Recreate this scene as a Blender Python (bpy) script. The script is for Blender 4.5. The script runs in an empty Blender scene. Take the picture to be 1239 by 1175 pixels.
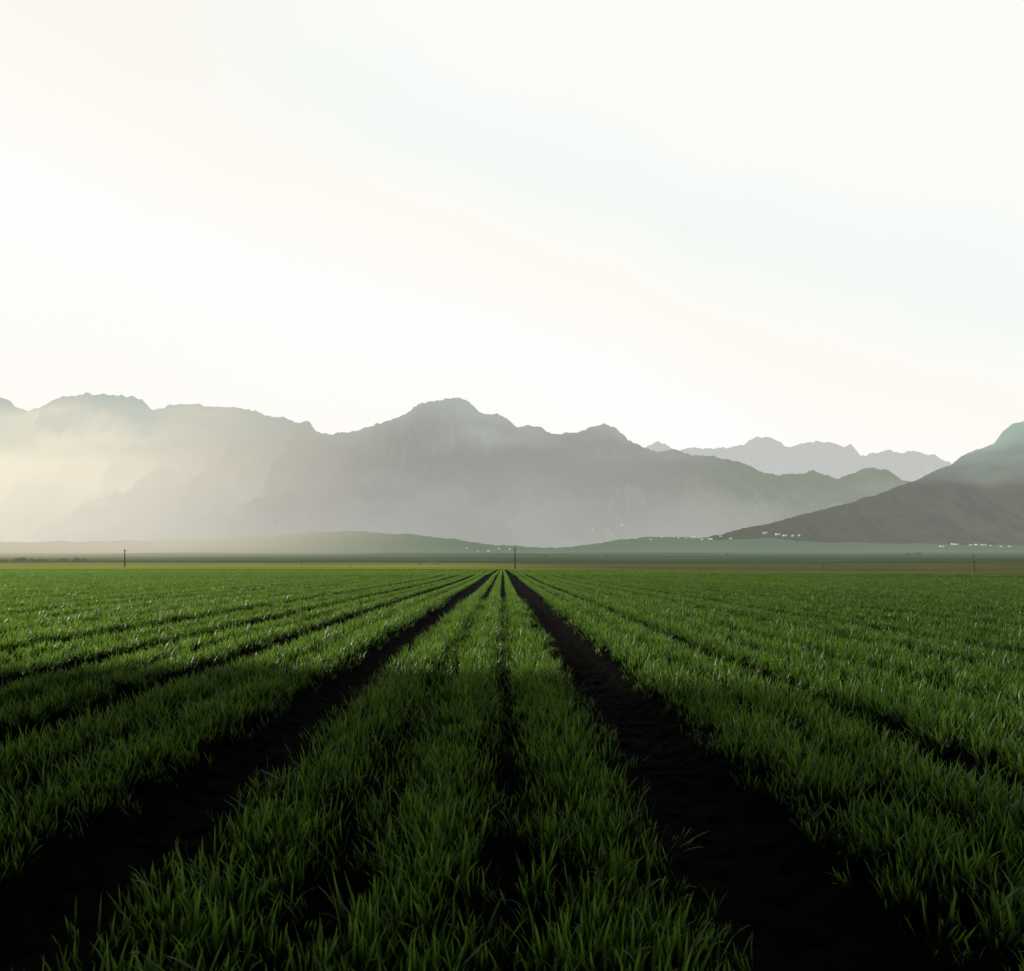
import bpy, math, random, bmesh
import numpy as np
from mathutils import Vector
from mathutils.bvhtree import BVHTree
random.seed(3); rng=np.random.default_rng(5)
scene=bpy.context.scene
scene.view_settings.view_transform='Standard'
scene.view_settings.look='None'
scene.view_settings.exposure=0
COL=scene.collection
F=826.0; VX=608.0; VY=685.0; CH=1.2

# ---------------- helpers
def hash2(ix,iy,s):
    h=(ix.astype(np.int64)*374761393+iy.astype(np.int64)*668265263+s*1442695041)&0xffffffff
    h=((h^(h>>13))*1274126177)&0xffffffff
    h=h^(h>>16)
    return (h&0xffff)/65535.0
def vnoise(x,y,s=0):
    x=np.asarray(x,float); y=np.asarray(y,float)
    ix=np.floor(x); iy=np.floor(y); fx=x-ix; fy=y-iy
    fx=fx*fx*(3-2*fx); fy=fy*fy*(3-2*fy)
    a=hash2(ix,iy,s); b=hash2(ix+1,iy,s); c=hash2(ix,iy+1,s); d=hash2(ix+1,iy+1,s)
    return (a*(1-fx)+b*fx)*(1-fy)+(c*(1-fx)+d*fx)*fy
def fbm(x,y,s=0,o=4):
    t=0;a=1;n=0
    for i in range(o):
        t=t+a*(vnoise(x*2**i,y*2**i,s+i)-.5)*2; n+=a; a*=.55
    return t/n
def sstep(a,b,x):
    t=np.clip((x-a)/(b-a),0,1); return t*t*(3-2*t)
def mesh_np(name,verts,faces,mat=None,smooth=True):
    me=bpy.data.meshes.new(name)
    verts=np.asarray(verts,dtype=np.float32); faces=np.asarray(faces,dtype=np.int32)
    k=faces.shape[1]
    me.vertices.add(len(verts)); me.vertices.foreach_set('co',verts.ravel())
    me.loops.add(faces.size); me.loops.foreach_set('vertex_index',faces.ravel())
    me.polygons.add(len(faces)); me.polygons.foreach_set('loop_start',np.arange(0,faces.size,k,dtype=np.int32))
    me.polygons.foreach_set('use_smooth',np.full(len(faces),smooth))
    me.update(calc_edges=True); me.validate()
    if mat: me.materials.append(mat)
    return me
def grid_faces(nr,nc):
    i=np.arange(nr-1)[:,None]*nc+np.arange(nc-1)[None,:]
    i=i.ravel()
    return np.stack([i,i+1,i+nc+1,i+nc],1)
def add(name,me,label=None,cat=None,kind=None,group=None,parent=None,loc=None):
    o=bpy.data.objects.new(name,me); COL.objects.link(o)
    if label:o["label"]=label
    if cat:o["category"]=cat
    if kind:o["kind"]=kind
    if group:o["group"]=group
    if parent:o.parent=parent
    if loc is not None:o.location=loc
    return o
class N:
    def __init__(s,mat):
        s.t=mat.node_tree; s.n=s.t.nodes; s.l=s.t.links
    def new(s,typ,**k):
        n=s.n.new(typ)
        for a,b in k.items(): setattr(n,a,b)
        return n
    def set(s,sock,v):
        if isinstance(v,bpy.types.NodeSocket): s.l.new(v,sock)
        else: sock.default_value=v
    def math(s,op,a,b=0.0,c=None,clamp=False):
        n=s.new('ShaderNodeMath',operation=op); n.use_clamp=clamp
        s.set(n.inputs[0],a); s.set(n.inputs[1],b)
        if c is not None: s.set(n.inputs[2],c)
        return n.outputs[0]
    def mix(s,f,a,b):
        n=s.new('ShaderNodeMix',data_type='RGBA')
        s.set(n.inputs[0],f); s.set(n.inputs[6],a); s.set(n.inputs[7],b)
        return n.outputs[2]
    def rng(s,v,a,b,c=0.0,d=1.0,smooth=True):
        n=s.new('ShaderNodeMapRange'); n.interpolation_type='SMOOTHSTEP' if smooth else 'LINEAR'
        s.set(n.inputs[0],v); n.inputs[1].default_value=a;n.inputs[2].default_value=b;n.inputs[3].default_value=c;n.inputs[4].default_value=d
        return n.outputs[0]
    def noise(s,vec,scale,detail=4,rough=.55):
        n=s.new('ShaderNodeTexNoise'); s.set(n.inputs['Vector'],vec); n.inputs['Scale'].default_value=scale
        n.inputs['Detail'].default_value=detail; n.inputs['Roughness'].default_value=rough
        return n.outputs[0]
    def mapping(s,vec,scale):
        n=s.new('ShaderNodeMapping'); s.set(n.inputs[0],vec); n.inputs['Scale'].default_value=scale
        return n.outputs[0]
def newmat(name):
    m=bpy.data.materials.new(name); m.use_nodes=True; m.node_tree.nodes.clear()
    return m
def c4(r,g,b): return (r,g,b,1)

# ---------------- materials
def simple_mat(name,col,rough=.8,var=.25,scale=5,haze=0.0,hcol=(.35,.35,.33)):
    m=newmat(name); k=N(m); out=k.new('ShaderNodeOutputMaterial'); b=k.new('ShaderNodeBsdfPrincipled')
    g=k.new('ShaderNodeNewGeometry')
    nz=k.noise(g.outputs['Position'],scale)
    c=k.mix(nz,c4(*[x*(1-var) for x in col]),c4(*[min(1,x*(1+var)) for x in col]))
    k.l.new(c,b.inputs['Base Color']); b.inputs['Roughness'].default_value=rough
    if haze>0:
        e=k.new('ShaderNodeEmission'); e.inputs[0].default_value=c4(*hcol)  # air haze painted on as an even emission
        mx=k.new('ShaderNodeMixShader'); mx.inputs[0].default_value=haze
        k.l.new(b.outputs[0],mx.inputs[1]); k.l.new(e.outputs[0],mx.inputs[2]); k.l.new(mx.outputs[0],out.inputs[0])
    else: k.l.new(b.outputs[0],out.inputs[0])
    return m

def blade_mat():
    m=newmat("wheat_leaf"); k=N(m); out=k.new('ShaderNodeOutputMaterial')
    at=k.new('ShaderNodeAttribute',attribute_name='tip')
    oi=k.new('ShaderNodeObjectInfo')
    g=k.new('ShaderNodeNewGeometry')
    big=k.noise(g.outputs['Position'],.35,3)
    T=at.outputs['Fac']
    c=k.mix(k.rng(T,.36,1),c4(.0015,.007,.0015),c4(.042,.160,.024))  # blade bases painted near black as shade inside the rows
    c=k.mix(k.math('MULTIPLY',k.rng(oi.outputs['Random'],.35,1),k.math('MULTIPLY',k.math('MULTIPLY',T,T),.75)),c,c4(.27,.34,.12))  # pale yellowish tips, brightened at random as painted sparkle
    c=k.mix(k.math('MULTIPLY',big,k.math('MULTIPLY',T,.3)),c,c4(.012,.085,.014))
    b=k.new('ShaderNodeBsdfPrincipled'); k.l.new(c,b.inputs['Base Color']); b.inputs['Roughness'].default_value=.38
    b.inputs['Specular IOR Level'].default_value=.34
    t=k.new('ShaderNodeBsdfTranslucent'); 
    ct=k.mix(.7,c,k.mix(k.rng(T,.38,1),c4(.003,.014,.001),c4(.34,.62,.06))); k.l.new(ct,t.inputs[0])  # same painted root shade in the translucent colour
    mx=k.new('ShaderNodeMixShader'); mx.inputs[0].default_value=.5
    k.l.new(b.outputs[0],mx.inputs[1]); k.l.new(t.outputs[0],mx.inputs[2]); k.l.new(mx.outputs[0],out.inputs[0])
    return m
BLADE=blade_mat()

def ground_mat():
    m=newmat("ground_earth"); k=N(m); out=k.new('ShaderNodeOutputMaterial'); b=k.new('ShaderNodeBsdfPrincipled')
    g=k.new('ShaderNodeNewGeometry'); P=g.outputs['Position']
    sx=k.new('ShaderNodeSeparateXYZ'); k.l.new(P,sx.inputs[0]); Y=sx.outputs[1]; X=sx.outputs[0]
    nz=k.noise(P,9,6,.7); soil=k.mix(nz,c4(.0010,.0009,.0007),c4(.0060,.0047,.0034))
    at=k.new('ShaderNodeAttribute',attribute_name='crop')
    pm=k.mapping(P,(.0016,.006,0)); p1=k.noise(pm,1.0,3,.5)
    pm2=k.mapping(P,(.004,.02,0)); p2=k.noise(pm2,1.0,5,.6)
    grass=k.mix(k.rng(p1,.42,.58),c4(.030,.065,.022),c4(.075,.105,.038))
    grass=k.mix(k.math('MULTIPLY',p2,.6),grass,c4(.025,.05,.02))
    near=k.mix(k.rng(p2,.4,.6),c4(.22,.29,.05),c4(.40,.40,.10))
    near=k.mix(k.rng(X,-60,60),near,k.mix(k.rng(p2,.4,.6),c4(.09,.125,.04),c4(.16,.16,.07)))
    land=k.mix(k.rng(Y,420,800),near,grass)
    c=k.mix(at.outputs['Fac'],land,soil)
    k.l.new(c,b.inputs['Base Color']); b.inputs['Roughness'].default_value=.95; b.inputs['Specular IOR Level'].default_value=.02
    bm=k.new('ShaderNodeBump'); bm.inputs['Strength'].default_value=.6; bm.inputs['Distance'].default_value=.02
    k.l.new(k.noise(P,40,6,.7),bm.inputs['Height']); k.l.new(bm.outputs[0],b.inputs['Normal'])
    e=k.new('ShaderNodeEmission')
    hc=k.mix(k.rng(X,-1500,100),c4(.72,.66,.48),c4(.195,.25,.18)); k.l.new(hc,e.inputs[0])  # distance haze and warm sun-side glow painted in as emission
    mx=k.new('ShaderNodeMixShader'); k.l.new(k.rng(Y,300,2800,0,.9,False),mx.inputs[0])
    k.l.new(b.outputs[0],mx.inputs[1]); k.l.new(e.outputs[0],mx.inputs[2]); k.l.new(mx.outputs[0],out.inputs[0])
    return m

def hill_mat(name,albA,albB,D,ztop,haze_low,haze_high,hc_left,hc_right,xl,xr,hc_top=None,rockscale=40.,topf=.14,leftf=0.0,bump=.006,hc_far=None,xf=(0,1),mistf=.35,t0=.5):
    m=newmat(name); k=N(m); out=k.new('ShaderNodeOutputMaterial'); b=k.new('ShaderNodeBsdfPrincipled')
    g=k.new('ShaderNodeNewGeometry'); P=g.outputs['Position']
    sx=k.new('ShaderNodeSeparateXYZ'); k.l.new(P,sx.inputs[0]); X=sx.outputs[0]; Z=sx.outputs[2]
    nz=k.noise(k.mapping(P,(1,1,2.0)),rockscale/D,8,.65); c=k.mix(k.rng(nz,.35,.65),c4(*albA),c4(*albB))
    k.l.new(c,b.inputs['Base Color']); b.inputs['Roughness'].default_value=.95; b.inputs['Specular IOR Level'].default_value=.0
    bm=k.new('ShaderNodeBump'); bm.inputs['Strength'].default_value=1; bm.inputs['Distance'].default_value=D*bump
    k.l.new(k.noise(P,90./D,8,.68),bm.inputs['Height']); k.l.new(bm.outputs[0],b.inputs['Normal'])
    e=k.new('ShaderNodeEmission')  # air haze and mist painted into the slopes as emission by position
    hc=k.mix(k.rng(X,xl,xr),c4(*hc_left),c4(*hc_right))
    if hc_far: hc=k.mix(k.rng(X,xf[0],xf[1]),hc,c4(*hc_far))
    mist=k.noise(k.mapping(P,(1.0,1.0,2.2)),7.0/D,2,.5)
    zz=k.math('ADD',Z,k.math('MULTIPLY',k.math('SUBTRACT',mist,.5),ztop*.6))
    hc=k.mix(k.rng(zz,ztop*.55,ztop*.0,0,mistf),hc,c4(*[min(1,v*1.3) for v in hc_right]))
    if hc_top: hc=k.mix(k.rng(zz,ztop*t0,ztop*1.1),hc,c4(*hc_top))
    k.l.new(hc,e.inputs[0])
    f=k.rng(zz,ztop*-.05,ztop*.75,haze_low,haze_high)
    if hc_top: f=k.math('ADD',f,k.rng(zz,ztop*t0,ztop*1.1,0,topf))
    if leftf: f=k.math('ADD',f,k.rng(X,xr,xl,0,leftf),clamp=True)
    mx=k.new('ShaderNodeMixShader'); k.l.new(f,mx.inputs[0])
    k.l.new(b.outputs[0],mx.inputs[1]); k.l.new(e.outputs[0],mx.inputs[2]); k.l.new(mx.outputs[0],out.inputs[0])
    return m

# ---------------- crop rows layout
rows=[-0.93,-0.30,0.34, -2.08,-2.70, -3.66,-4.24, 1.62,2.20, 2.96,3.52, 4.26,4.82]
x=-5.25
while x>-260:
    rows += [x,x-.55]; x-=1.58
x=5.6
while x<90:
    rows += [x,x+.54]; x+=1.40
rows=sorted(rows); RA=np.array(rows)
tracks=[-1.51,0.98]
def field_far(x):
    x=np.asarray(x,float)
    return np.where(x<0,200+0*x,np.maximum(200-x*2.62,12)) 
YK=[-100,180,250,400,700,1000,1600,2500,4000,40000]; ZK=[0,0,.35,1.5,5,9.5,24,50,80,80]
def base_z(x,y):
    z=np.interp(y,YK,ZK)
    w=sstep(25,90,y)
    z=z+w*.14*fbm(x/45.,y/38.,11,2)+sstep(300,1500,y)*6*fbm(x/500.,y/500.,12,3)
    return z
# ---------------- ground sheet
def ax(pts):
    return np.concatenate([np.arange(a,b,st) for a,b,st in pts])
gy=np.concatenate([ax([(-60,-4,8),(-4,1,.2),(1,9,.035),(9,18,.12),(18,40,.6),(40,120,3),(120,300,6),(300,1000,25),(1000,4000,100)]),np.geomspace(4000,42000,14)])
px_=np.concatenate([ax([(0,5.5,.04),(5.5,14,.12),(14,40,.8),(40,200,5),(200,1000,40)]),np.geomspace(1000,42000,30)])
gx=np.concatenate([-px_[::-1][:-1],px_])
dmin=np.min(np.abs(gx[:,None]-RA[None,:]),axis=1)
ridge=.05*np.exp(-(dmin/.22)**2)
tr=np.zeros_like(gx)
for t in tracks: tr-=.055*np.exp(-(np.abs(gx-t)/.26)**4)
GX,GY=np.meshgrid(gx,gy)
GZ=base_z(GX,GY)
fld=(GY<field_far(GX)).astype(float)
nearw=1-sstep(20,45,GY)
clod=.020*np.abs(fbm(GX*4,GY*3.,21,4))+.026*fbm(GX*14,GY*12,25,3)+.018*fbm(GX*34,GY*30,29,2)
GZ=GZ+fld*nearw*(ridge[None,:]+tr[None,:]+clod)
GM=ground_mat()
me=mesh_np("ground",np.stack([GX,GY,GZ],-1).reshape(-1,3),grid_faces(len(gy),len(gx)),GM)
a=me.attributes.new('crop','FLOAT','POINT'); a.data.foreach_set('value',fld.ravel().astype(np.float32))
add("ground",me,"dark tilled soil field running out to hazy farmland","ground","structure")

# ---------------- tufts
def build_tuft(nbl,rx,ry,lmin,lmax,wid,seg,seed):
    r=np.random.default_rng(seed); V=[];Fc=[];T=[]
    for i in range(nbl):
        bx=r.uniform(-rx,rx); by=r.uniform(-ry,ry)
        az=r.uniform(0,2*math.pi); L=r.uniform(lmin,lmax); lean=r.uniform(.02,.5); curl=r.uniform(.05,.8)**1.4
        if r.random()<.18: curl+=1.0
        w=wid*r.uniform(.7,1.25); tw=r.uniform(-.9,.9)
        p=np.array([bx,by,-.01]); th=lean; n0=len(V)
        edge=1-.35*(bx/max(rx,.1))**2 if rx>.1 else 1
        for s in range(seg+1):
            t=s/seg
            ww=w*(0.55+.9*t-1.45*t**2.2) if s<seg else 0
            ww=max(ww,0.0)
            a2=az+tw*t
            side=np.array([-math.sin(a2),math.cos(a2),0])
            if s<seg:
                V.append(p-side*ww/2); V.append(p+side*ww/2); T+= [t,t]
            else:
                V.append(p.copy()); T.append(1.0)
            th=lean+curl*t*t*1.2
            d=np.array([math.cos(az)*math.sin(th),math.sin(az)*math.sin(th),math.cos(th)])
            p=p+d*L*edge/seg
        for s in range(seg-1):
            a0=n0+2*s; Fc.append([a0,a0+1,a0+3]); Fc.append([a0,a0+3,a0+2])
        a0=n0+2*(seg-1); Fc.append([a0,a0+1,a0+2])
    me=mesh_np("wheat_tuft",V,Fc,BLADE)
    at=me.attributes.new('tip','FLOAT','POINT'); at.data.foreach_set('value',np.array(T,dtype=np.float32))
    return me
tc=bpy.data.collections.new("tuft_library")
def reg(prefix,me,i):
    o=bpy.data.objects.new("%s_%02d"%(prefix,i),me); tc.objects.link(o)
NT,NMID,NFAR=9,8,5
for i in range(NT): reg("a",build_tuft(9,.035,.04,.09,.235,.0135,5,100+i),i)
for i in range(NMID): reg("b",build_tuft(46,.19,.13,.13,.27,.016,4,200+i),i)
for i in range(NFAR): reg("c",build_tuft(175,.18,1.05,.14,.30,.024,3,300+i),i)

ng=bpy.data.node_groups.new("plant_leaves",'GeometryNodeTree')
ng.interface.new_socket("Geometry",in_out='INPUT',socket_type='NodeSocketGeometry')
ng.interface.new_socket("Geometry",in_out='OUTPUT',socket_type='NodeSocketGeometry')
gi=ng.nodes.new('NodeGroupInput'); go=ng.nodes.new('NodeGroupOutput')
ci=ng.nodes.new('GeometryNodeCollectionInfo'); ci.inputs['Collection'].default_value=tc
ci.inputs['Separate Children'].default_value=True; ci.inputs['Reset Children'].default_value=True
iop=ng.nodes.new('GeometryNodeInstanceOnPoints'); iop.inputs['Pick Instance'].default_value=True
def nattr(nm,dt):
    n=ng.nodes.new('GeometryNodeInputNamedAttribute'); n.data_type=dt; n.inputs[0].default_value=nm; return n.outputs[0]
ng.links.new(gi.outputs[0],iop.inputs['Points']); ng.links.new(ci.outputs[0],iop.inputs['Instance'])
ng.links.new(nattr('idx','INT'),iop.inputs['Instance Index'])
e2r=ng.nodes.new('FunctionNodeEulerToRotation'); ng.links.new(nattr('rot','FLOAT_VECTOR'),e2r.inputs[0])
ng.links.new(e2r.outputs[0],iop.inputs['Rotation']); ng.links.new(nattr('scl','FLOAT_VECTOR'),iop.inputs['Scale'])
ng.links.new(iop.outputs[0],go.inputs[0])

def row_points(xc):
    P=[];I=[];R=[];S=[]
    far=float(field_far(np.array(xc)))
    ymin=max(.2,(abs(xc)-3.5)/.85)
    outer=abs(xc)>2.9
    rowh=rng.uniform(.85,1.10) if outer else 1.0
    sg=.12 if outer else .16
    def emit(y,dx,idx,rz,tilt,sc):
        xx=xc+dx
        z=base_z(xx,y)+.03*(1-sstep(20,45,y))
        P.append(np.stack([xx,y,z],1)); I.append(idx); R.append(np.stack([tilt*rng.normal(0,1,len(y)),tilt*rng.normal(0,1,len(y)),rz],1)); S.append(sc)
    def hn(xx,y): return rowh*(1.0+.26*fbm(xx*2.0+3,y*1.6,41,3)+.12*fbm(xx*.05,y*.05,47,2))
    for (a,b,den) in [(0.2,6,160),(6,12,120),(12,22,78)]:
        a2=max(a,ymin); b2=min(b,far)
        if b2<=a2: continue
        n=int((b2-a2)*den); y=rng.uniform(a2,b2,n); dx=np.clip(rng.normal(0,sg,n),-.38,.38)
        keep=vnoise((xc+dx)*4,y*3.2,51)>.12
        y=y[keep];dx=dx[keep]; n=len(y)
        s=hn(xc+dx,y)*rng.uniform(.72,1.22,n)*(1.03-3.0*dx*dx)
        ws=1.0 if b<=12 else 1.2
        emit(y,dx,rng.integers(0,NT,n),rng.uniform(0,6.28,n),.17,np.stack([s*ws,s*ws,s],1))
    a2=max(22,ymin); b2=min(60,far)
    if b2>a2:
        y=np.arange(a2,b2,.16); y=y+rng.uniform(-.06,.06,len(y)); n=len(y); dx=rng.normal(0,.03,n)
        s=hn(xc+dx,y)
        emit(y,dx,NT+rng.integers(0,NMID,n),rng.integers(0,2,n)*math.pi+rng.normal(0,.2,n),.04,np.stack([s*0+.95,s*0+1,s],1))
    a2=max(60,ymin); b2=far
    if b2>a2:
        y=np.arange(a2,b2,1.7); y=y+rng.uniform(-.3,.3,len(y)); n=len(y); dx=rng.normal(0,.02,n)
        s=hn(xc+dx,y)
        emit(y,dx,NT+NMID+rng.integers(0,NFAR,n),rng.integers(0,2,n)*math.pi,.01,np.stack([s*0+1,s*0+1,s],1))
    if not P: return None
    return np.concatenate(P),np.concatenate(I),np.concatenate(R),np.concatenate(S)
def crop_obj(name,data,label,group=None):
    P=np.concatenate([d[0] for d in data]);I=np.concatenate([d[1] for d in data]);R=np.concatenate([d[2] for d in data]);S=np.concatenate([d[3] for d in data])
    me=bpy.data.meshes.new(name); me.vertices.add(len(P)); me.vertices.foreach_set('co',P.astype(np.float32).ravel())
    me.attributes.new('idx','INT','POINT').data.foreach_set('value',I.astype(np.int32))
    me.attributes.new('rot','FLOAT_VECTOR','POINT').data.foreach_set('vector',R.astype(np.float32).ravel())
    me.attributes.new('scl','FLOAT_VECTOR','POINT').data.foreach_set('vector',S.astype(np.float32).ravel())
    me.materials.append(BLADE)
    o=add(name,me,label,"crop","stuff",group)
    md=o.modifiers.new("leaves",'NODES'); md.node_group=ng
    return len(P)
rest=[];tot=0
for xc in rows:
    d=row_points(xc)
    if d is None: continue
    if abs(xc)<6: tot+=crop_obj("crop_row",[d],"row of young green wheat growing beside dark furrow","rows of young wheat")
    else: rest.append(d)
tot+=crop_obj("wheat_field",rest,"dense rows of young green wheat across flat field")
print("instances",tot)

# ---------------- mountains
def make_range(name,prof,D,W,base,mat,label,amp,ridge_px,seed,pw=1.3,nc=2000,nr=64,x0=-500,x1=1750,cat="mountains"):
    prof=np.array(prof,float)
    u=np.linspace(x0,x1,nc); ry=np.interp(u,prof[:,0],prof[:,1])
    ry=ry+ridge_px*fbm(u/19.,u*0,seed,5)-ridge_px*.5*np.abs(fbm(u/7.,u*0,seed+40,2))
    X=(u-VX)/F*D; H=(VY-ry)/F*D+CH
    t=np.concatenate([np.linspace(0,1,nr),np.linspace(.93,0,12)])
    side=np.concatenate([np.zeros(nr),np.ones(12)])
    XX,TT=np.meshgrid(X,t); HH=np.broadcast_to(H,XX.shape); SD=side[:,None]
    YY=np.where(SD<.5,D-W*(1-TT),D+W*.8*(1-TT))
    wob=fbm(XX/(W*.35),TT*3,seed+7,3)*W*.10
    g=1-np.abs(fbm((XX+wob)/(W*.13),TT*1.6,seed+3,5))*2.6
    g2=fbm((XX)/(W*.04),YY/(W*.06),seed+5,3)
    Z=base+(HH-base)*TT**pw
    m=TT*(1-TT)*4
    Z=Z+amp*(HH-base)*m*(g-.55)+amp*.3*(HH-base)*m*g2
    Z=np.minimum(Z,base+(HH-base)*(.25+.75*TT))
    me=mesh_np(name,np.stack([XX,YY,Z],-1).reshape(-1,3),grid_faces(len(t),nc),mat)
    add(name,me,label,cat,"structure")
main=[(-500,520),(-200,500),(-60,505),(0,480),(12,486),(18,493),(30,497),(50,493),(65,484),(100,479),(125,477),(150,480),(172,485),(182,497),(200,493),(240,489),(290,494),(310,497),(320,504),(350,508),(375,510),(383,522),(400,524),(425,524),(445,516),(480,508),(497,496),(505,490),(520,486),(560,483),(570,489),(580,498),(600,501),(612,508),(625,516),(650,517),(670,524),(700,524),(715,517),(730,513),(745,519),(760,532),(790,544),(830,548),(870,554),(900,563),(920,573),(945,578),(970,575),(985,571),(1010,580),(1035,575),(1050,568),(1075,569),(1090,580),(1110,584),(1150,598),(1300,625),(1750,650)]
far=[(-500,640),(600,600),(785,541),(796,536),(815,544),(835,543),(860,542),(900,538),(915,528),(940,533),(950,541),(975,537),(1005,533),(1022,541),(1030,537),(1040,550),(1060,549),(1075,545),(1100,549),(1130,551),(1150,562),(1200,570),(1750,590)]
right=[(-500,700),(780,690),(850,652),(900,640),(950,629),(1000,615),(1050,602),(1100,583),(1150,563),(1162,552),(1180,545),(1203,536),(1213,522),(1225,513),(1239,510),(1300,480),(1400,470),(1750,500)]
lowl=[(-500,658),(-100,658),(150,655),(250,652),(330,647),(400,643),(440,644),(490,646),(530,651),(560,655),(600,660),(660,663),(720,666),(900,672),(1750,690)]
lowr=[(-500,690),(500,672),(600,665),(680,662),(705,660),(735,656),(752,653),(780,650),(830,650),(870,654),(930,652),(1000,657),(1120,659),(1239,661),(1750,660)]
M1=hill_mat("hazy_mountain",(.035,.045,.03),(.13,.13,.10),9000,2200,.95,.80,(.92,.85,.68),(.40,.40,.375),-5600,-700,(.50,.54,.485),topf=.10,leftf=.16,hc_far=(.32,.35,.29),xf=(900,3600),mistf=.35)  # warm left emission colour paints the glow toward the sun
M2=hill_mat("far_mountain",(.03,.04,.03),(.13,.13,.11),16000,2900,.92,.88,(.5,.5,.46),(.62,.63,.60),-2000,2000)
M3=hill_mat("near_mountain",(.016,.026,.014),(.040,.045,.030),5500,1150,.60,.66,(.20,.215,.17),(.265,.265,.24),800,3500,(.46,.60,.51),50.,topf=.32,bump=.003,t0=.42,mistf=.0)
M4=hill_mat("green_hill",(.02,.045,.014),(.05,.07,.03),3200,180,.96,.88,(.66,.61,.47),(.195,.245,.18),-1500,-50)  # left emission colour carries the painted sun-side glow too
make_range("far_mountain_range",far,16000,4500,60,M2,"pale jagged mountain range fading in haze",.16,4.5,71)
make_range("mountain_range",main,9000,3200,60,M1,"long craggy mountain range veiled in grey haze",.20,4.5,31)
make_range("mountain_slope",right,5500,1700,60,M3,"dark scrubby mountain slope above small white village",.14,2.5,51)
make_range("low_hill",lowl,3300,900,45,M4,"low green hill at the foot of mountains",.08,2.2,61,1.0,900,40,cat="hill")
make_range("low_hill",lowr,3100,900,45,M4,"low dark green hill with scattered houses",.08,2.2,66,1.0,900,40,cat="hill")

# ---------------- dirt road at the end of the field
xs=np.concatenate([np.linspace(-420,0,80),np.linspace(1,71,60)])
ye=field_far(xs)
offs=[3.2,3.7,5.7,7.7,8.2]; oz=[.02,.05,.07,.05,.02]
V=[]
for o_,z_ in zip(offs,oz):
    yy=ye+o_*np.where(xs>0,2.2,1)
    V.append(np.stack([xs,yy,base_z(xs,yy)+z_+.02],1))
V=np.concatenate(V)
RM=simple_mat("dirt_road",(.14,.115,.07),.95,.35,.6)
add("dirt_road",mesh_np("dirt_road",V,grid_faces(5,len(xs)),RM),"pale dirt track crossing behind the wheat field","road","structure")
d=[]
n=9000; xm=rng.uniform(-240,70,n); ym=field_far(xm)+rng.uniform(.4,2.8,n)*np.where(xm>0,1.8,1)
s=rng.uniform(.9,1.6,n)
d.append((np.stack([xm,ym,base_z(xm,ym)],1),NT+rng.integers(0,NMID,n),np.stack([xm*0,xm*0,rng.uniform(0,6,n)],1),np.stack([s,s,s*1.1],1)))
crop_obj("grass_verge",d,"uneven strip of taller grass along field edge")

# ---------------- utility poles and posts
WOOD=simple_mat("weathered_wood",(.07,.05,.035),.9,.4,8)
WOODL=simple_mat("pale_weathered_wood",(.16,.12,.08),.9,.4,8)
CER=simple_mat("insulator_ceramic",(.25,.22,.2),.4,.1,8)
def prism(bm,p0,p1,r0,r1,n=10):
    p0=Vector(p0);p1=Vector(p1);d=(p1-p0).normalized(); q=d.to_track_quat('Z','Y')
    A=[];B=[]
    for i in range(n):
        a=2*math.pi*i/n; v=Vector((math.cos(a),math.sin(a),0))
        A.append(bm.verts.new(p0+q@(v*r0))); B.append(bm.verts.new(p1+q@(v*r1)))
    for i in range(n): bm.faces.new([A[i],A[(i+1)%n],B[(i+1)%n],B[i]])
    bm.faces.new(A[::-1]); bm.faces.new(B)
def boxb(bm,c,s):
    cx,cy,cz=c; sx,sy,sz=[v/2 for v in s]
    v=[bm.verts.new((cx+a*sx,cy+b*sy,cz+e*sz)) for a in(-1,1) for b in(-1,1) for e in(-1,1)]
    for f in [(0,1,3,2),(4,6,7,5),(0,4,5,1),(2,3,7,6),(0,2,6,4),(1,5,7,3)]: bm.faces.new([v[i] for i in f])
def bmm(name,fn,mat):
    bm=bmesh.new(); fn(bm); bmesh.ops.recalc_face_normals(bm,faces=bm.faces); me=bpy.data.meshes.new(name); bm.to_mesh(me); bm.free(); me.materials.append(mat); return me
def polem(bm): prism(bm,(0,0,-.5),(0,0,8),.25,.18)
def armm(bm): boxb(bm,(0,-.26,7.4),(1.3,.12,.16))
def insm(bm):
    prism(bm,(0,0,0),(0,0,.12),.03,.03,8); prism(bm,(0,0,.12),(0,0,.2),.07,.05,8); prism(bm,(0,0,.2),(0,0,.27),.06,.03,8)
PM,AM,IM=bmm("pole",polem,WOOD),bmm("cross_arm",armm,WOOD),bmm("insulator",insm,CER)
def gz(x,y): return float(base_z(np.array([x]),np.array([y]))[0])
def upole(px,d,sc,label):
    X=(px-VX)/F*d
    e=add("utility_pole",None,label,"utility pole",None,"wooden utility poles",loc=(X,d,gz(X,d))); e.scale=(sc,sc,sc)
    add("pole_shaft",PM,parent=e); add("cross_arm",AM,parent=e)
    for ix in (-.55,0,.55): add("insulator",IM,parent=e,loc=(ix,-.26,7.48))
upole(151,330,1.05,"tall dark wooden pole standing beyond wheat field")
upole(623,240,.92,"dark wooden pole at the end of furrows")
def postm(bm):
    prism(bm,(0,0,-.3),(0,0,2.9),.06,.045); prism(bm,(.0,-.02,2.3),(.45,-.02,0),.03,.03)
def postrail(bm): boxb(bm,(0,-.085,2.55),(.4,.05,.06))
PO=bmm("post",postm,WOODL); PR=bmm("rail",postrail,WOODL)
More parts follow.
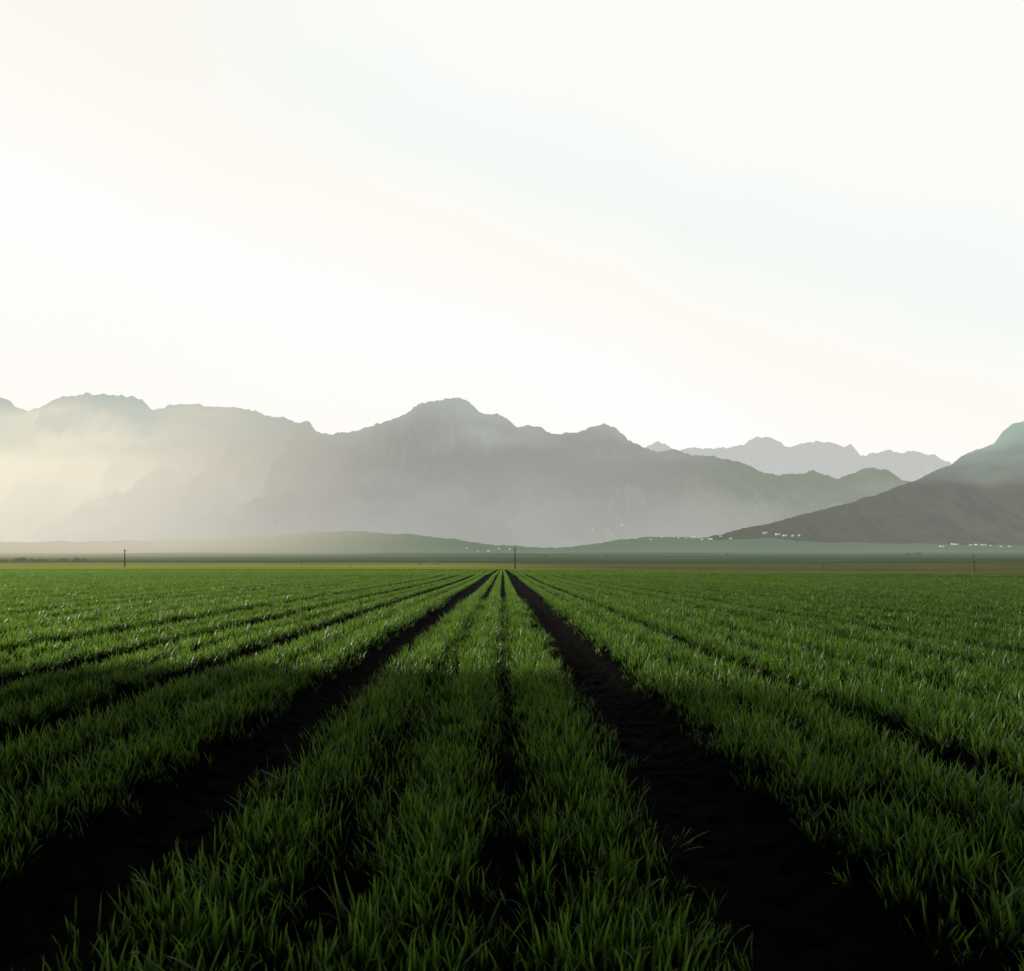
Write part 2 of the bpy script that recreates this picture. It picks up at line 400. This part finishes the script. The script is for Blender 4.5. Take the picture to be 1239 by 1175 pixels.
for px,d,sc,lb in [(1177,88,.95,"weathered wooden post with brace beside dirt track"),(996,125,.7,"weathered wooden post with brace beside dirt track"),(1047,120,.45,"short weathered post beside dirt track"),(424,240,.75,"short weathered post in pale grass"),(365,250,.7,"short weathered post in pale grass"),(910,140,.5,"short weathered post beside dirt track")]:
    X=(px-VX)/F*d
    e=add("wooden_post",None,lb,"post",None,"wooden posts along the field edge",loc=(X,d,gz(X,d))); e.scale=(sc,)*3
    add("post_shaft",PO,parent=e); add("cross_piece",PR,parent=e)

# ---------------- houses
WALL=simple_mat("white_plaster",(.8,.79,.75),.8,.08,.5,.74,(.54,.54,.50))  # plaster, roof and glass all include painted haze emission
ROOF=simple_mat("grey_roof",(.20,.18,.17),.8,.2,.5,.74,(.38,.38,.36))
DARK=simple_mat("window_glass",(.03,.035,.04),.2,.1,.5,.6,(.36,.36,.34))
def house_kind(L,Wd,H,R):
    def w(bm):
        v=[(-L/2,-Wd/2,-3),(L/2,-Wd/2,-3),(L/2,Wd/2,-3),(-L/2,Wd/2,-3),(-L/2,-Wd/2,H),(L/2,-Wd/2,H),(L/2,Wd/2,H),(-L/2,Wd/2,H),(-L/2,0,H+R),(L/2,0,H+R)]
        v=[bm.verts.new(p) for p in v]
        for f in [(0,1,5,4),(2,3,7,6),(1,2,6,9,5),(3,0,4,8,7)]: bm.faces.new([v[i] for i in f])
    def r(bm):
        o=.5; k=R/(Wd/2)
        for sgn in(-1,1):
            a=[(-L/2-o,sgn*(Wd/2+o),H-o*k+.05),(L/2+o,sgn*(Wd/2+o),H-o*k+.05),(L/2+o,0,H+R+.05),(-L/2-o,0,H+R+.05)]
            lo=[bm.verts.new(p) for p in a]; up=[bm.verts.new((p[0],p[1],p[2]+.25)) for p in a]
            bm.faces.new(lo); bm.faces.new(up)
            for i in range(4): bm.faces.new([lo[i],lo[(i+1)%4],up[(i+1)%4],up[i]])
    def dr(bm): boxb(bm,(0,-Wd/2-.03,1.1),(1.1,.1,2.2))
    def wi(bm): boxb(bm,(0,-.03,0),(1.4,.1,1.2))
    return bmm("wall",w,WALL),bmm("roof",r,ROOF),bmm("door",dr,DARK),bmm("window",wi,DARK),L,Wd,H
kinds=[house_kind(13,8,4.2,1.6),house_kind(22,10,4.6,1.8),house_kind(10,7,3.8,1.4)]
bpy.context.view_layer.update()
dg=bpy.context.evaluated_depsgraph_get()
hillo=[o for o in COL.objects if o.name.startswith(("mountain_","low_hill","ground"))]
bvhs=[BVHTree.FromObject(o,dg) for o in hillo]
def hit(px,py):
    d=Vector(((px-VX)/F,1,(VY-py)/F)).normalized(); best=None
    for b in bvhs:
        l,n,i,t=b.ray_cast(Vector((0,0,CH)),d)
        if l and (best is None or t<best[1]): best=(l,t)
    return best[0] if best else None
spots=[]
for i in range(12): spots.append((760+i*11+random.uniform(-6,6),649+random.uniform(0,5)))
for i in range(5): spots.append((928+i*10+random.uniform(-4,4),646+random.uniform(-1,3)))
for i in range(9): spots.append((1140+i*10+random.uniform(-5,5),660+random.uniform(-1.5,2)))
for i in range(9): spots.append((716+i*9+random.uniform(-4,4),637+random.uniform(-3,4)))
for i in range(12): spots.append((325+i*12+random.uniform(-8,8),630+random.uniform(-6,5)))
for i in range(5): spots.append((565+i*13,665+random.uniform(-3,3)))
for px,py in spots:
    h=hit(px,py)
    if h is None: continue
    kd=random.choice([0,0,1,2,2])
    wm,rm,dm,wim,L,Wd,H=kinds[kd]
    e=add("farmhouse",None,["small white gabled house on hazy hillside","long white farm shed with grey roof","tiny white cottage on hazy hillside"][kd],"house",None,"white village houses at the foot of hills",loc=h)
    s=min(1.9,max(.7,h.y/3400)); e.scale=(s,s,s); e.rotation_euler[2]=random.uniform(-.9,.9)
    add("wall",wm,parent=e); add("roof",rm,parent=e); add("door",dm,parent=e)
    for sx in(-.3,.3): add("window",wim,parent=e,loc=(L*sx,-Wd/2,1.8))

# ---------------- trees
LEAF=simple_mat("tree_foliage",(.035,.05,.02),.8,.5,.8,.35,(.30,.31,.22))  # distant foliage and bark carry painted haze emission
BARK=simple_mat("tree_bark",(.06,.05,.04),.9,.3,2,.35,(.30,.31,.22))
LEAF2=simple_mat("shade_tree_foliage",(.03,.045,.02),.8,.5,.8)  # leaves of the added shade trees
BARK2=simple_mat("shade_tree_bark",(.12,.10,.08),.9,.3,2)
def tree_kind(seed,H,Rr,nc=11,nl=80,ls=.22,lf=None,bk=None,zlo=.3):
    r=np.random.default_rng(seed)
    def tk(bm):
        prism(bm,(0,0,-.3),(.1,0,H*.55),.035*H+.04,.02*H,8)
        for i in range(7):
            a=r.uniform(0,6.28); prism(bm,(.1,0,H*(.2+.05*i)),(math.cos(a)*Rr*.6,math.sin(a)*Rr*.6,H*r.uniform(.5,.85)),.018*H,.006*H,6)
    V=[];Fc=[]
    cl=[(r.uniform(-.7,.7)*Rr,r.uniform(-.7,.7)*Rr,H*r.uniform(zlo,.85),r.uniform(.25,.5)*Rr) for _ in range(nc)]
    for c in cl:
        for _ in range(nl):
            d=r.normal(size=3); d/=np.linalg.norm(d); p=np.array(c[:3])+d*c[3]*r.uniform(.3,1.1)*np.array([1,1,.8])
            u=r.normal(size=3);u/=np.linalg.norm(u); w=np.cross(u,r.normal(size=3)); w/=np.linalg.norm(w); s=ls*r.uniform(.6,1.4)
            n=len(V); V+= [p-u*s,p-w*s*.6,p+u*s,p+w*s*.6]; Fc.append([n,n+1,n+2,n+3])
    return bmm("trunk",tk,bk or BARK),mesh_np("crown",V,Fc,lf or LEAF,False)
tk=[tree_kind(1,5,2.6),tree_kind(2,4,3.0),tree_kind(3,6.5,2.4)]
tl=[]
for i in range(34): tl.append((random.uniform(-8,106),640+random.uniform(-25,25),random.uniform(.6,1.0)))
for px,d,s in [(508,420,.6),(522,425,.8),(529,415,.7),(582,900,1.3),(590,920,1.5),(602,880,1.1),(735,1200,1.6),(748,1210,1.9),(760,1190,1.5),(1098,1500,1.8),(1112,1480,2.),(880,1400,1.8),(660,1300,1.6)]: tl.append((px,d,s))
for px,d,s in tl:
    X=(px-VX)/F*d; a,b=random.choice(tk)
    e=add("tree",None,"small dark rounded tree in open farmland","tree",None,"scattered farmland trees",loc=(X,d,gz(X,d)-.2)); e.scale=(s*random.uniform(.9,1.3),s,s*random.uniform(.8,1.1)); e.rotation_euler[2]=random.uniform(0,6)
    add("trunk",a,parent=e); add("crown",b,parent=e)
# added row of unseen trees, put in only to shade the near ground
wk=[tree_kind(11,15,3.9,70,230,.40,LEAF2,BARK2,.04),tree_kind(12,14,3.8,66,230,.40,LEAF2,BARK2,.04)]
sparse=tree_kind(13,13,3.4,34,150,.32,LEAF2,BARK2,.05)
for i,(X,Yp,s) in enumerate([(-27,10.4,.9),(-27.5,7.2,1.0),(-27,4.0,1.0),(-28,1.0,1.05),(-27,-2.4,1.0),(-27.6,-6,1.0),(-27,-10,1.0)]):
    a,b=wk[i%2] if i else sparse
    e=add("added_shade_tree",None,"unseen leafy tree added to shade near wheat","tree",None,"windbreak trees beside the field",loc=(X,Yp,0)); e.scale=(s,s,s); e.rotation_euler[2]=i*1.3
    add("trunk",a,parent=e); add("crown",b,parent=e)

# ---------------- world
AZ=math.radians(-76); EL=math.radians(19)
w=bpy.data.worlds.new("World"); scene.world=w; w.use_nodes=True; w.node_tree.nodes.clear()
k=N(w); out=k.new('ShaderNodeOutputWorld'); bg=k.new('ShaderNodeBackground')
sky=k.new('ShaderNodeTexSky'); sky.sky_type='NISHITA'; sky.sun_disc=False; sky.sun_elevation=EL; sky.sun_rotation=AZ
tcn=k.new('ShaderNodeTexCoord'); D=tcn.outputs['Generated']
sp=k.new('ShaderNodeSeparateXYZ'); k.l.new(D,sp.inputs[0])
n1=Vector((-608,F,565)).cross(Vector((560,F,150))).normalized()
if n1.z<0: n1=-n1
dp=k.new('ShaderNodeVectorMath',operation='DOT_PRODUCT'); k.l.new(D,dp.inputs[0]); dp.inputs[1].default_value=n1
wn=k.noise(D,2.6,6,.55)
s_=k.math('ADD',dp.outputs['Value'],k.math('MULTIPLY',k.math('SUBTRACT',wn,.5),.17))
cr=k.new('ShaderNodeValToRGB'); k.l.new(k.rng(s_,-.4,.5,0,1,False),cr.inputs[0])
els=cr.color_ramp.elements; els[0].position=0; els[0].color=c4(1.0,.965,.91)
els[1].position=1; els[1].color=c4(.985,.985,.955)
for p,c in [(.2,(1.0,.98,.94)),(.33,(.99,.99,.99)),(.42,(1.0,.975,.94)),(.48,(.995,.96,.90)),(.54,(.965,.97,.93)),(.60,(.895,.955,.92)),(.70,(.965,.975,.945))]:
    e_=els.new(p); e_.color=c4(*c)
veil=k.mix(k.math('MULTIPLY',k.rng(sp.outputs[0],-.10,-.42),k.rng(s_,.0,.10)),cr.outputs[0],c4(.965,.94,.885))
sk=k.new('ShaderNodeVectorMath',operation='SCALE'); k.l.new(sky.outputs[0],sk.inputs[0]); sk.inputs['Scale'].default_value=.05
f1=k.rng(sp.outputs[1],.42,.64)
f2=k.rng(sp.outputs[2],.65,.72,1,.0)
fac=k.math('MULTIPLY',f1,f2)
dim=k.mix(k.rng(sp.outputs[2],.0,.4),sk.outputs[0],c4(.03,.035,.045))
col=k.mix(fac,dim,veil)
k.l.new(col,bg.inputs[0]); bg.inputs[1].default_value=1.0
k.l.new(bg.outputs[0],out.inputs[0])

sd=bpy.data.lights.new("sun",'SUN'); sd.energy=5.0; sd.angle=math.radians(1.5); sd.color=(1,.93,.74)
so=add("sun",sd); sv=Vector((math.sin(AZ)*math.cos(EL),math.cos(AZ)*math.cos(EL),math.sin(EL)))
so.rotation_euler=sv.to_track_quat('Z','Y').to_euler(); so.location=(0,0,50)

# ---------------- camera
cd=bpy.data.cameras.new("camera"); cam=bpy.data.objects.new("camera",cd); COL.objects.link(cam); scene.camera=cam
cam.location=(0,0,CH); cam.rotation_euler=(math.radians(90),0,0)
cd.sensor_width=36; cd.lens=24; cd.shift_x=(619.5-VX)/1239; cd.shift_y=(VY-587.5)/1239
cd.clip_start=.05; cd.clip_end=100000
cd.dof.use_dof=True; cd.dof.focus_distance=7; cd.dof.aperture_fstop=5.6
